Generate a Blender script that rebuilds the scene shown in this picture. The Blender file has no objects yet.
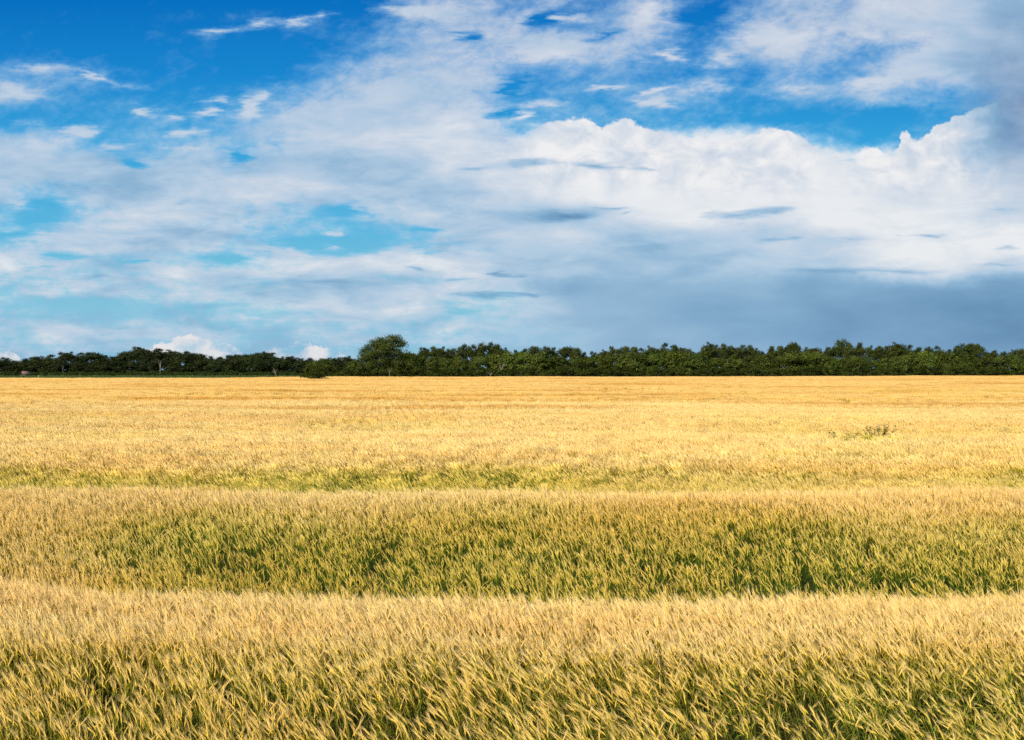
import bpy, math, random
import numpy as np
from math import radians as R

rng = np.random.default_rng(7)
random.seed(7)
F = 995.6          # focal length in picture widths of 1024 (35 mm lens)
CAM_Z = 3.05
HOR = 370.0
PROTO_ONLY = []

scene = bpy.context.scene
col = scene.collection

# ------------------------------------------------------------------ helpers
def smooth(e0, e1, x):
    t = np.clip((np.asarray(x, float) - e0) / (e1 - e0), 0, 1)
    return t * t * (3 - 2 * t)

_perm = np.random.default_rng(3).random((256, 256))
def vnoise(x, y):
    x = np.asarray(x, float); y = np.asarray(y, float)
    xi = np.floor(x).astype(int); yi = np.floor(y).astype(int)
    fx = x - xi; fy = y - yi
    fx = fx * fx * (3 - 2 * fx); fy = fy * fy * (3 - 2 * fy)
    a = _perm[xi % 256, yi % 256]; b = _perm[(xi + 1) % 256, yi % 256]
    c = _perm[xi % 256, (yi + 1) % 256]; d = _perm[(xi + 1) % 256, (yi + 1) % 256]
    return (a * (1 - fx) + b * fx) * (1 - fy) + (c * (1 - fx) + d * fx) * fy
def fbm(x, y, o=4):
    s = 0; a = 1; n = 0
    for i in range(o):
        s = s + a * vnoise(x * 2 ** i + 17.3 * i, y * 2 ** i + 5.1 * i); n += a; a *= .5
    return s / n

# ------------------------------------------------------------------ terrain
PY = [0, 4, 6, 7.6, 9.7, 11.0, 12.2, 14.2, 15.6, 17.2, 20, 23, 27, 31, 40, 60, 100, 200, 300, 420, 3000, 9000]
PZ = [-2.8, -2.62, -2.32, -2.12, -2.15, -2.75, -2.78, -2.14, -1.90, -2.26, -2.16, -1.94, -1.92, -2.08, -2.02, -2.12, -2.2, -2.2, -2.2, -2.2, -2.2, -2.2]
_gy = np.linspace(0, 60, 1201)
_gz = np.interp(_gy, PY, PZ)
_k = np.exp(-np.linspace(-2, 2, 27) ** 2); _k /= _k.sum()
_gz = np.convolve(np.pad(_gz, 13, 'edge'), _k, 'valid')
CANOPY = .51
def ground_z(x, y):
    x = np.asarray(x, float); y = np.asarray(y, float)
    w = .3 * np.sin(x * .31 + .6) + .9 * (fbm(x * .28 + 40, y * .1 + 3, 3) - .5)
    near = smooth(70, 25, y)
    yy = np.clip(y + w * near, 0, 9000)
    z = np.where(yy < 60, np.interp(yy, _gy, _gz), np.interp(yy, PY, PZ))
    z = z + near * (.09 * np.clip((x - .6) / 5.5, -1.6, 1.6) ** 2 * smooth(16, 8, y) - .05 * smooth(16, 8, y))
    z = z + .10 * (fbm(x * .12, y * .16 + 9, 3) - .5) * smooth(4, 12, y)
    z = z + .30 * (fbm(x * .045 + 7, y * .13 + 31, 2) - .5) * smooth(20, 30, y) * smooth(140, 70, y)
    z = z + .25 * (fbm(x * .02, y * .035 + 2, 2) - .5) * smooth(30, 80, y) * smooth(260, 150, y)
    z = z + .42 * smooth(20, 190, x) * smooth(150, 320, y)
    return z + CAM_Z - CANOPY

def edge_y(x):
    """where the crop ends"""
    return 268 + 50 * smooth(-82, -62, x)

# ------------------------------------------------------------------ materials
def new_mat(name):
    m = bpy.data.materials.new(name); m.use_nodes = True
    nt = m.node_tree; nt.nodes.clear()
    return m, nt
class NB:
    """small node builder"""
    def __init__(s, nt): s.nt = nt; s.n = nt.nodes; s.l = nt.links
    def set(s, sock, v):
        if isinstance(v, bpy.types.NodeSocket): s.l.new(v, sock)
        elif v is not None: sock.default_value = v
    def m(s, op, a, b=None, c=None, clamp=False):
        n = s.n.new('ShaderNodeMath'); n.operation = op; n.use_clamp = clamp
        for i, v in enumerate((a, b, c)): s.set(n.inputs[i], v)
        return n.outputs[0]
    def comb(s, x, y, z):
        n = s.n.new('ShaderNodeCombineXYZ')
        for i, v in enumerate((x, y, z)): s.set(n.inputs[i], v)
        return n.outputs[0]
    def sep(s, v):
        n = s.n.new('ShaderNodeSeparateXYZ'); s.set(n.inputs[0], v); return n.outputs
    def vm(s, op, a, b=None):
        n = s.n.new('ShaderNodeVectorMath'); n.operation = op
        s.set(n.inputs[0], a)
        if b is not None: s.set(n.inputs[1], b)
        return n.outputs[0]
    def noise(s, v, scale, detail=4, rough=.55, dist=0, lac=2.0):
        n = s.n.new('ShaderNodeTexNoise'); s.set(n.inputs['Vector'], v)
        n.inputs['Scale'].default_value = scale; n.inputs['Detail'].default_value = detail
        n.inputs['Roughness'].default_value = rough; n.inputs['Distortion'].default_value = dist
        n.inputs['Lacunarity'].default_value = lac
        return n.outputs
    def ramp(s, v, stops, interp='LINEAR'):
        n = s.n.new('ShaderNodeValToRGB'); s.set(n.inputs[0], v)
        cr = n.color_ramp; cr.interpolation = interp
        e = cr.elements
        e[0].position = stops[0][0]; e[0].color = (*stops[0][1], 1)
        e[1].position = stops[-1][0]; e[1].color = (*stops[-1][1], 1)
        for p, c in stops[1:-1]:
            q = e.new(p); q.color = (*c, 1)
        return n.outputs[0]
    def mix(s, f, a, b, blend='MIX', clampf=True):
        n = s.n.new('ShaderNodeMix'); n.data_type = 'RGBA'; n.blend_type = blend; n.clamp_factor = clampf
        s.set(n.inputs[0], f)
        for i, v in ((6, a), (7, b)):
            if isinstance(v, tuple) and len(v) == 3: v = (*v, 1)
            s.set(n.inputs[i], v)
        return n.outputs[2]
    def sstep(s, v, a, b):
        n = s.n.new('ShaderNodeMapRange'); n.interpolation_type = 'SMOOTHSTEP'
        s.set(n.inputs[0], v); n.inputs[1].default_value = a; n.inputs[2].default_value = b
        return n.outputs[0]
    def attr(s, name, typ='GEOMETRY'):
        n = s.n.new('ShaderNodeAttribute'); n.attribute_name = name; n.attribute_type = typ
        return n.outputs

def out_surface(b, sh):
    o = b.n.new('ShaderNodeOutputMaterial'); b.l.new(sh, o.inputs[0])

def leafy_shader(b, colr, trans=.35, gloss=.04, sun_bend=0.):
    d = b.n.new('ShaderNodeBsdfDiffuse'); b.set(d.inputs[0], colr)
    if sun_bend:      # bend blade normals toward the sun so thin blades look brighter lit
        ge = b.n.new('ShaderNodeNewGeometry')
        nn_ = b.vm('NORMALIZE', b.vm('ADD', b.vm('MULTIPLY', ge.outputs['Normal'], (1 - sun_bend,) * 3), (-.34 * sun_bend, -.64 * sun_bend, .70 * sun_bend)))
        b.l.new(nn_, d.inputs['Normal'])
    t = b.n.new('ShaderNodeBsdfTranslucent'); b.set(t.inputs[0], colr)
    m = b.n.new('ShaderNodeMixShader'); m.inputs[0].default_value = trans
    b.l.new(d.outputs[0], m.inputs[1]); b.l.new(t.outputs[0], m.inputs[2])
    g = b.n.new('ShaderNodeBsdfGlossy'); g.inputs['Roughness'].default_value = .45
    g.inputs[0].default_value = (.9, .85, .7, 1)
    m2 = b.n.new('ShaderNodeMixShader'); m2.inputs[0].default_value = gloss
    b.l.new(m.outputs[0], m2.inputs[1]); b.l.new(g.outputs[0], m2.inputs[2])
    return m2.outputs[0]

# barley: pc.x = position along the plant (0 foot .. .6 stem top .. .8 ear .. 1 awn tip), pc.y = random per plant
def barley_material():
    m, nt = new_mat('barley'); b = NB(nt)
    pc = b.sep(b.attr('pc')[1])
    g = b.attr('green', 'INSTANCER')[2]
    gr = b.attr('rnd', 'INSTANCER')[2]
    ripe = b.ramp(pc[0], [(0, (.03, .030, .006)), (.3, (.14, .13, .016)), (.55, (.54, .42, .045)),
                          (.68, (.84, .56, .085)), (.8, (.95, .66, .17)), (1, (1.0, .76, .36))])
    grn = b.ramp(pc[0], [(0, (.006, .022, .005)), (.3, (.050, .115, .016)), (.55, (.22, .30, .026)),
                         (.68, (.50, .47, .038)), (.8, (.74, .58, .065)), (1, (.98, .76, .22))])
    pale = b.m('MULTIPLY', g, -1., clamp=True); g = b.m('MAXIMUM', g, 0.)
    k = b.m('ADD', g, b.m('MULTIPLY', b.m('SUBTRACT', pc[1], .5), b.m('MULTIPLY_ADD', g, .42, .42)))
    k = b.m('ADD', k, b.m('MULTIPLY', b.m('SUBTRACT', gr, .5), .25))
    ripe = b.mix(b.m('MULTIPLY', b.m('MULTIPLY', pale, .26), b.sstep(pc[0], .5, .7)), ripe, (1.0, .77, .40))
    c = b.mix(k, ripe, grn)
    # broad colour drift over the field
    geo = b.n.new('ShaderNodeNewGeometry')
    p = b.vm('MULTIPLY', geo.outputs['Position'], (.16, .55, 0))
    n = b.noise(p, 1.0, 3, .6)[0]
    c = b.mix(b.sstep(n, .35, .7), c, b.mix(1.0, c, (1.02, .91, .80), 'MULTIPLY'))
    p2 = b.vm('MULTIPLY', geo.outputs['Position'], (.22, .9, 0))
    n2 = b.noise(p2, .6, 5, .68)[0]
    p3 = b.vm('MULTIPLY', geo.outputs['Position'], (.05, .15, 0))
    n3 = b.noise(p3, .6, 4, .6)[0]
    far = b.sstep(b.sep(geo.outputs['Position'])[1], 18., 60.)
    ff = b.m('MULTIPLY', b.m('MAXIMUM', b.m('MULTIPLY', b.sstep(n2, .52, .68), .7), b.sstep(n3, .49, .62)), b.m('MULTIPLY_ADD', far, .8, .05))
    c = b.mix(ff, c, b.mix(1.0, c, (.76, .61, .38), 'MULTIPLY'))     # thinner, browner streaks of the crop
    gp = b.sep(geo.outputs['Position'])
    cc = b.m('MULTIPLY_ADD', gp[1], .135, gp[0])       # drill rows running away to the left of centre
    rw = b.sstep(b.m('SINE', b.m('MULTIPLY', cc, 2 * math.pi / .36)), -.1, .7)
    msk = b.m('MULTIPLY', b.m('MULTIPLY', b.sstep(cc, -3.2, -.8), b.sstep(cc, 6., 3.)), b.m('MULTIPLY', b.sstep(gp[1], 32., 48.), b.sstep(gp[1], 160., 90.)))
    msk = b.m('MULTIPLY', b.m('MULTIPLY', msk, rw), b.sstep(b.noise(b.vm('MULTIPLY', geo.outputs['Position'], (1.5, .5, 0)), 1., 2, .6)[0], .38, .58))
    c = b.mix(b.m('MULTIPLY', msk, .5), c, b.mix(1.0, c, (.66, .52, .34), 'MULTIPLY'))
    v = b.m('ADD', .88, b.m('MULTIPLY', gr, .34))
    c = b.mix(1.0, c, b.comb(v, v, v), 'MULTIPLY')
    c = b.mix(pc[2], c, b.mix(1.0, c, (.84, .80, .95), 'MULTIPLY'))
    out_surface(b, leafy_shader(b, c, .26, .015, .84))
    return m
BARLEY = barley_material()

def foliage_material():
    m, nt = new_mat('tree_leaves'); b = NB(nt)
    oi = b.n.new('ShaderNodeObjectInfo')
    pc = b.sep(b.attr('pc')[1])       # x: light/dark of the leaf clump
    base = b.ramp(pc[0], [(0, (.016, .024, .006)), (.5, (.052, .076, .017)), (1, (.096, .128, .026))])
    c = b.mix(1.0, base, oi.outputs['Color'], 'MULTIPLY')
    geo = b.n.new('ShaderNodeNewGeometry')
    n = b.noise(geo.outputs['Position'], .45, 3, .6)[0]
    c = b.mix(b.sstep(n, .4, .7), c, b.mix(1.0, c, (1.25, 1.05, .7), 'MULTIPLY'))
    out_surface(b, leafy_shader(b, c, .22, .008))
    return m
LEAVES = foliage_material()

def bark_material(name, c1, c2, sc=3):
    m, nt = new_mat(name); b = NB(nt)
    tc = b.n.new('ShaderNodeTexCoord')
    p = b.vm('MULTIPLY', tc.outputs['Object'], (1, 1, .25))
    n = b.noise(p, sc, 5, .65)[0]
    c = b.mix(b.sstep(n, .3, .7), c1, c2)
    d = b.n.new('ShaderNodeBsdfPrincipled'); b.set(d.inputs['Base Color'], c); d.inputs['Roughness'].default_value = .9
    out_surface(b, d.outputs[0]); return m
BARK = bark_material('bark', (.05, .04, .028), (.13, .10, .075))
PALE_BARK = bark_material('pale_bark', (.14, .12, .09), (.26, .22, .18))
BOARDS = bark_material('weathered_boards', (.09, .06, .045), (.18, .13, .10), 5)
ROOFING = bark_material('rusty_roofing', (.15, .085, .06), (.26, .16, .12), 6)
WHITE = bark_material('white_paint', (.6, .6, .62), (.8, .8, .8), 8)

def ground_material():
    m, nt = new_mat('field_soil'); b = NB(nt)
    geo = b.n.new('ShaderNodeNewGeometry')
    n1 = b.noise(geo.outputs['Position'], 6, 6, .7)[0]
    n2 = b.noise(geo.outputs['Position'], .3, 4, .6)[0]
    c = b.mix(b.sstep(n1, .3, .7), (.030, .028, .012), (.10, .085, .035))
    c = b.mix(b.sstep(n2, .35, .65), c, (.035, .05, .012))
    # beyond the crop: meadow
    y = b.sep(geo.outputs['Position'])[1]
    c = b.mix(b.sstep(y, 330, 345), c, b.mix(b.sstep(n2, .3, .7), (.05, .075, .02), (.10, .11, .035)))
    d = b.n.new('ShaderNodeBsdfDiffuse'); b.set(d.inputs[0], c)
    out_surface(b, d.outputs[0]); return m

def grass_material():
    m, nt = new_mat('grass'); b = NB(nt)
    geo = b.n.new('ShaderNodeNewGeometry')
    n = b.noise(geo.outputs['Position'], .8, 4, .6)[0]
    c = b.mix(b.sstep(n, .3, .7), (.045, .085, .02), (.10, .14, .035))
    out_surface(b, leafy_shader(b, c, .3, .02)); return m
GRASS = grass_material()

# ------------------------------------------------------------------ mesh from numpy
def mesh_np(name, V, Fq, Ft=None, pc=None, mat=None, smooth_shade=False):
    V = np.asarray(V, np.float32); me = bpy.data.meshes.new(name)
    me.vertices.add(len(V)); me.vertices.foreach_set('co', V.ravel())
    loops = []; starts = []; n = 0
    if Fq is not None and len(Fq):
        Fq = np.asarray(Fq, np.int32); loops.append(Fq.ravel()); starts.append(np.arange(len(Fq)) * 4); n = len(Fq) * 4
    if Ft is not None and len(Ft):
        Ft = np.asarray(Ft, np.int32); loops.append(Ft.ravel()); starts.append(np.arange(len(Ft)) * 3 + n)
    L = np.concatenate(loops).astype(np.int32); S = np.concatenate(starts).astype(np.int32)
    me.loops.add(len(L)); me.loops.foreach_set('vertex_index', L)
    me.polygons.add(len(S)); me.polygons.foreach_set('loop_start', S)
    me.update(calc_edges=True)
    if smooth_shade: me.polygons.foreach_set('use_smooth', np.ones(len(S), bool))
    if pc is not None:
        a = me.attributes.new('pc', 'FLOAT_VECTOR', 'POINT'); a.data.foreach_set('vector', np.asarray(pc, np.float32).ravel())
    if mat: me.materials.append(mat)
    me.validate()
    return me

class Acc:
    def __init__(s): s.V = []; s.Q = []; s.T = []; s.P = []
    def v(s, p, c=(0, 0, 0)): s.V.append(p); s.P.append(c); return len(s.V) - 1
    def tube(s, pts, rad, sides=4, pcs=None):
        rings = []
        for i, p in enumerate(pts):
            p = np.array(p, float)
            a = np.array(pts[max(i - 1, 0)], float); c = np.array(pts[min(i + 1, len(pts) - 1)], float)
            t = c - a; t /= (np.linalg.norm(t) + 1e-9)
            u = np.cross(t, (0, 1, 0) if abs(t[1]) < .9 else (1, 0, 0)); u /= np.linalg.norm(u); w = np.cross(t, u)
            r = []
            for k in range(sides):
                an = 2 * math.pi * k / sides
                r.append(s.v(p + rad[i] * (math.cos(an) * u + math.sin(an) * w), pcs[i] if pcs else (0, 0, 0)))
            rings.append(r)
        for i in range(len(rings) - 1):
            for k in range(sides):
                s.Q.append((rings[i][k], rings[i][(k + 1) % sides], rings[i + 1][(k + 1) % sides], rings[i + 1][k]))
    def blade(s, pts, wid, side, pcs):
        side = np.array(side, float); prev = None
        for i, p in enumerate(pts):
            p = np.array(p, float)
            a = s.v(p - side * wid[i] / 2, pcs[i]); c = s.v(p + side * wid[i] / 2, pcs[i])
            if prev: s.Q.append((prev[0], prev[1], c, a))
            prev = (a, c)
    def build(s, name, mat, sm=False):
        return mesh_np(name, s.V, s.Q, s.T, s.P, mat, sm)

# ------------------------------------------------------------------ barley plants
def curve_plant(h, lean, bend, az, n, wob=0):
    """points of a stalk of length h, leaning by lean and bending by bend more toward the tip; az: heading (pi = toward -x)"""
    pts = [np.zeros(3)]; th = lean
    for i in range(n):
        t = (i + 1) / n
        th = lean + bend * t ** 2.2
        d = np.array([math.sin(th) * math.cos(az), math.sin(th) * math.sin(az), math.cos(th)])
        pts.append(pts[-1] + d * h / n)
    return pts, th

def add_barley(A, x, y, h, lean, bend, az, r, lod):
    n = 6 if lod == 0 else 3
    pts, th = curve_plant(h, lean, bend, az, n)
    o = np.array([x, y, 0.]); pts = [p + o for p in pts]
    ts = np.linspace(0, 1, n + 1)
    if lod == 0:
        A.tube(pts, [.0022] * n + [.0015], 3, [(.6 * t, r, 0) for t in ts])
    else:
        side = (math.cos(random.uniform(-.5, .5)), math.sin(random.uniform(-.5, .5)), 0)
        A.blade(pts, [.006] * (n + 1), side, [(.6 * t, r, 0) for t in ts])
    # leaves
    for k in range(3 if lod == 0 else 1):
        i = random.randint(1, n - 1); a = random.uniform(0, 2 * math.pi)
        L = random.uniform(.12, .24); b0 = pts[i]; d = np.array([math.cos(a), math.sin(a), 0])
        if random.random() < .5: d = d * .5 + np.array([-.6, 0, 0])
        lp = [b0, b0 + d * L * .3 + np.array([0, 0, L * .45]), b0 + d * L * .65 + np.array([0, 0, L * .5]), b0 + d * L + np.array([0, 0, L * .2])]
        sd = np.cross(d, (0, 0, 1)); sd /= (np.linalg.norm(sd) + 1e-6)
        hz = .6 * ts[i]
        w = .009 if lod == 0 else .014
        A.blade(lp, [w, w * 1.1, w * .8, .001], sd, [(max(hz - .12, .05), r, 0), (hz, r, 0), (hz + .02, r, 0), (hz - .02, r, 0)])
    # ear: continues the curve
    tip = pts[-1]; EL = random.uniform(.07, .095)
    ep = [tip]; t2 = th
    droop = random.uniform(.05, .45)
    for i in range(3):
        t2 += droop / 3
        d = np.array([math.sin(t2) * math.cos(az), math.sin(t2) * math.sin(az), math.cos(t2)])
        ep.append(ep[-1] + d * EL / 3)
    if lod == 0:
        A.tube(ep, [.0035, .0078, .0074, .003], 4, [(.66, r, 0), (.72, r, 0), (.76, r, 0), (.82, r, 0)])
    else:
        A.blade(ep, [.007, .018, .018, .010], (.3, .95, 0) if random.random() < .5 else (.95, .3, 0), [(.66, r, 0), (.72, r, 0), (.76, r, 0), (.82, r, 0)])
    # awns: long bristles fanning from the ear
    na = 15 if lod == 0 else 5
    for k in range(na):
        f = random.uniform(.1, 1); j = f * 3; i = min(int(j), 2)
        b0 = ep[i] * (1 - (j - i)) + ep[i + 1] * (j - i)
        a = random.uniform(0, 2 * math.pi); sp = random.uniform(.03, .26)
        d = np.array([math.sin(t2) * math.cos(az), math.sin(t2) * math.sin(az), math.cos(t2)])
        u = np.cross(d, (0, 1, .1)); u /= np.linalg.norm(u); w = np.cross(d, u)
        dd = d + sp * (math.cos(a) * u + math.sin(a) * w); dd /= np.linalg.norm(dd)
        L = random.uniform(.085, .135)
        mid = b0 + dd * L * .5; end = b0 + (dd + d * .15 + np.array([0, 0, -.06])) * L
        sd = np.cross(dd, np.array([random.uniform(-1, 1), random.uniform(-1, 1), random.uniform(-1, 1)])); sd /= (np.linalg.norm(sd) + 1e-6)
        W = .0022 if lod == 0 else .009
        A.blade([b0, mid, end], [W, W * .9, W * .25], sd, [(.84, r, 0), (.93, r, 0), (1, r, 0)])

def make_clump(name, npl, rad, lod, hscale=1, square=False):
    A = Acc()
    for k in range(npl):
        if square: x, y = random.uniform(-rad, rad), random.uniform(-rad, rad)
        else:
            a = random.uniform(0, 6.283); q = rad * math.sqrt(random.random()); x, y = q * math.cos(a), q * math.sin(a)
        az = math.pi + random.gauss(.15, .5)
        if random.random() < .07: az = random.uniform(0, 6.28)
        add_barley(A, x, y, random.gauss(.80, .055) * hscale, random.uniform(.0, .13), random.uniform(.08, .50), az, random.random(), lod)
    return A.build(name, BARLEY)

def make_far_patch(name, n, half):
    """upper storey of the crop only, drawn with wider strokes"""
    A = Acc()
    for k in range(n):
        x, y = random.uniform(-half, half), random.uniform(-half, half)
        h = random.gauss(.80, .05); r = random.random()
        az = math.pi + random.gauss(0, .6); th = random.uniform(.15, .6)
        d = np.array([math.sin(th) * math.cos(az), math.sin(th) * math.sin(az), math.cos(th)])
        s = random.uniform(-.6, .6); sd = np.array([math.cos(s), math.sin(s), 0])
        b0 = np.array([x, y, h - .28]); m = b0 + d * .16; e = b0 + d * random.uniform(.26, .36)
        b00 = b0 - np.array([-.03, 0, .25])
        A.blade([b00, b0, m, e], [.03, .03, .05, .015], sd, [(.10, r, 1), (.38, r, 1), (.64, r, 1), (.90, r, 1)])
    return A.build(name, BARLEY)

protos = []
def proto(me):
    o = bpy.data.objects.new(me.name, me); pcol.objects.link(o); protos.append(o)
pcol = bpy.data.collections.new('barley_plants')
NEAR, MID, FAR = 14, 8, 6
for i in range(NEAR): proto(make_clump('barley_a%02d' % i, 5, .07, 0))
for i in range(MID): proto(make_clump('barley_b%02d' % i, 34, .19, 1, square=True))
for i in range(FAR): proto(make_far_patch('barley_c%02d' % i, 64, .52))

# ---- where they stand
def jitter_grid(y0, y1, step, margin=2.0, slope=.56):
    xs = []; ys = []
    y = y0
    while y < y1:
        w = slope * y + margin
        x = np.arange(-w, w, step)
        xs.append(x + rng.uniform(-.5, .5, len(x)) * step); ys.append(y + rng.uniform(-.5, .5, len(x)) * step)
        y += step
    return np.concatenate(xs), np.concatenate(ys)

def green_field(x, y):
    px = 512 + F * x / y
    wx = 1.2 * (fbm(x * .22 + 11, y * .3, 3) - .5)
    yy = y + wx
    n = fbm(x * .55 + 3, y * .9 + 8, 4)
    # the hollow behind the first crest: greenest, from px 100 rightwards
    A = smooth(10.2, 11.4, yy) * smooth(15.6, 13.2, yy) * (.08 + .92 * smooth(20, 220, px)) * (1 - .34 * smooth(640, 900, px)) * (.75 + .5 * smooth(.35, .6, fbm(x * .16 + 33, y * .2, 2)))
    A = A * (1.22 + 1.7 * (n - .45))
    # second strip, strong left of px 600
    B = smooth(16.6, 18.0, yy) * smooth(22.0, 19.6, yy) * (.55 + .8 * smooth(640, 480, px)) * (.5 + 1.2 * (fbm(x * .25, y * .3 + 30, 3) - .25))
    # spots and streaks further back
    s = fbm(x * .17 + 60, y * .22, 4)
    C = smooth(.56, .70, s) * .55 * smooth(20, 24, y) * smooth(75, 45, y)
    C2 = smooth(24, 27, y) * smooth(60, 35, y) * smooth(560, 800, px) * smooth(.48, .62, fbm(x * .16 + 5, y * .35 + 70, 3)) * .6
    W = np.exp(-((px - 865) / 45) ** 2) * smooth(25.5, 27, y) * smooth(31.5, 29.5, y) * 1.1
    D = smooth(820, 900, px) * smooth(96, 100, y) * smooth(116, 108, y) * .7
    fw = y + .5 * (fbm(x * .8 + 2, y * .6, 2) - .5)
    fg = smooth(8.2, 7.2, fw) * .46 + .20 * smooth(8.4, 6.4, y) * smooth(300, 1000, px)
    return np.clip(np.maximum.reduce([A, B * 1.6, C, C2, W, D, fg]), 0, 1.3) - 1.0 * smooth(7.6, 8.3, fw) * smooth(11.2, 10.6, y) - (.75 * smooth(14.2, 15.4, yy) * smooth(18.2, 17, yy) + .3 * smooth(20, 23, y)) * smooth(.35, .1, np.maximum(A, B))

def gather():
    P = []
    def put(x, y, i0, ni, s0, jit, tilt, y0, f0, y1, f1):
        n = len(x)
        z = ground_z(x, y); g = green_field(x, y)
        px = 512 + F * x / y
        # gusts: slow change of how far and where the crop leans
        gust = fbm(x * .35 + 80, y * .35, 3)
        lean = (gust - .47) * 1.2 * (.35 + .35 * smooth(11, 8, y)) + .10 * smooth(8.5, 6.5, y) * smooth(250, 600, px) + rng.normal(0, .06, n)
        rx = rng.normal(0, .06, n) * tilt + (fbm(x * .3, y * .3 + 55, 2) - .5) * .5 * tilt
        ry = -(lean * .5) * tilt + .26 * smooth(10.6, 11.5, y) * smooth(17.5, 15, y) + .12 * smooth(7.4, 8.4, y) * smooth(11, 10.4, y) + .16 * smooth(8.6, 7, y) * smooth(420, 120, px)
        rz = rng.normal(0, .35, n) * (1 if tilt > .5 else .4)
        s = s0 * (1 + rng.normal(0, jit, n)); far = smooth(30, 80, y)
        sz = s * (1 - .15 * np.clip(g, 0, 1)) * (1 + rng.normal(0, .09, n) * np.clip(g, 0, 1)) * (.93 + .14 * fbm(x * .5 + 9, y * .9 + 4, 3)) * (1 + far * (.5 * (fbm(x * .07 + 9, y * .16 + 4, 4) - .5) + .12 * (fbm(x * .5, y * .2, 2) - .5)))
        # drill rows showing in the middle distance
        rows = smooth(330, 360, px) * smooth(480, 440, px) * smooth(30, 40, y) * smooth(130, 90, y)
        ang = x + .135 * y
        sz = sz * (1 - .13 * rows * (np.sin(ang * 2 * math.pi / .55) > .3) * (vnoise(x * 2, y * .6) > .35))
        # two wheel tracks near the far edge
        dark = ((np.abs(x + 33.5 + .03 * (y - 250)) < .8) | (np.abs(x + 29.5 + .03 * (y - 250)) < .8)) & (y > 215)
        sz = np.where(dark, sz * .6, sz); g = np.where(dark, 1.0, g)
        keep = (y < edge_y(x)) & (rng.random(n) > smooth(y1 - f1, y1, y)) & (rng.random(n) < smooth(y0, y0 + f0, y) + (f0 == 0)) & (rng.random(n) > .34 * g * (.3 + 1.4 * vnoise(x * 2.2 + 9, y * 2.2)) + .34 * smooth(8.1, 7.5, y) * (.4 + 1.2 * vnoise(x * 3 + 5, y * 3)))
        idx = rng.integers(i0, i0 + ni, n)
        P.append(np.stack([x, y, z - .01, rx, ry, rz, s, s, sz, g, rng.random(n), idx], 1)[keep])
    x, y = jitter_grid(4.2, 21.5, .076, 1.0); put(x, y, 0, NEAR, .57, .06, 1, 4, 0, 21.5, 3)
    x, y = jitter_grid(18.5, 74, .26, 1.6); put(x, y, NEAR, MID, .63, .04, .8, 18.5, 3, 74, 24)
    x, y = jitter_grid(50, 330, .86, 4); put(x, y, NEAR + MID, FAR, .70, .04, .5, 50, 24, 999, 1)
    return np.concatenate(P)
P = gather()
print('barley instances', len(P))
me = bpy.data.meshes.new('barley_crop')
me.vertices.add(len(P)); me.vertices.foreach_set('co', P[:, :3].astype(np.float32).ravel())
for nm, sl, typ in (('rot', P[:, 3:6], 'FLOAT_VECTOR'), ('scl', P[:, 6:9], 'FLOAT_VECTOR'), ('green', P[:, 9], 'FLOAT'), ('rnd', P[:, 10], 'FLOAT'), ('idx', P[:, 11], 'INT')):
    a = me.attributes.new(nm, typ, 'POINT')
    if typ == 'FLOAT_VECTOR': a.data.foreach_set('vector', np.ascontiguousarray(sl, np.float32).ravel())
    elif typ == 'FLOAT': a.data.foreach_set('value', np.ascontiguousarray(sl, np.float32))
    else: a.data.foreach_set('value', sl.astype(np.int32))
barley = bpy.data.objects.new('barley_crop', me); col.objects.link(barley)
me.materials.append(BARLEY)

ng = bpy.data.node_groups.new('plant_barley', 'GeometryNodeTree')
ng.interface.new_socket('Geometry', in_out='INPUT', socket_type='NodeSocketGeometry')
ng.interface.new_socket('Geometry', in_out='OUTPUT', socket_type='NodeSocketGeometry')
gi = ng.nodes.new('NodeGroupInput'); go = ng.nodes.new('NodeGroupOutput')
ci = ng.nodes.new('GeometryNodeCollectionInfo'); ci.inputs[0].default_value = pcol
ci.inputs['Separate Children'].default_value = True; ci.inputs['Reset Children'].default_value = True
ip = ng.nodes.new('GeometryNodeInstanceOnPoints'); ip.inputs['Pick Instance'].default_value = True
def named(n, t):
    q = ng.nodes.new('GeometryNodeInputNamedAttribute'); q.data_type = t; q.inputs[0].default_value = n
    return q.outputs[0]
ng.links.new(gi.outputs[0], ip.inputs['Points']); ng.links.new(ci.outputs[0], ip.inputs['Instance'])
ng.links.new(named('idx', 'INT'), ip.inputs['Instance Index'])
e2r = ng.nodes.new('FunctionNodeEulerToRotation'); ng.links.new(named('rot', 'FLOAT_VECTOR'), e2r.inputs[0])
ng.links.new(e2r.outputs[0], ip.inputs['Rotation'])
ng.links.new(named('scl', 'FLOAT_VECTOR'), ip.inputs['Scale'])
ng.links.new(ip.outputs[0], go.inputs[0])
md = barley.modifiers.new('plants', 'NODES'); md.node_group = ng
def tag(o, label=None, cat=None, group=None, kind=None):
    if label: o['label'] = label
    if cat: o['category'] = cat
    if group: o['group'] = group
    if kind: o['kind'] = kind
    return o
tag(barley, 'ripening golden barley crop with long awns filling the whole field', 'barley', kind='stuff')

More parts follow.
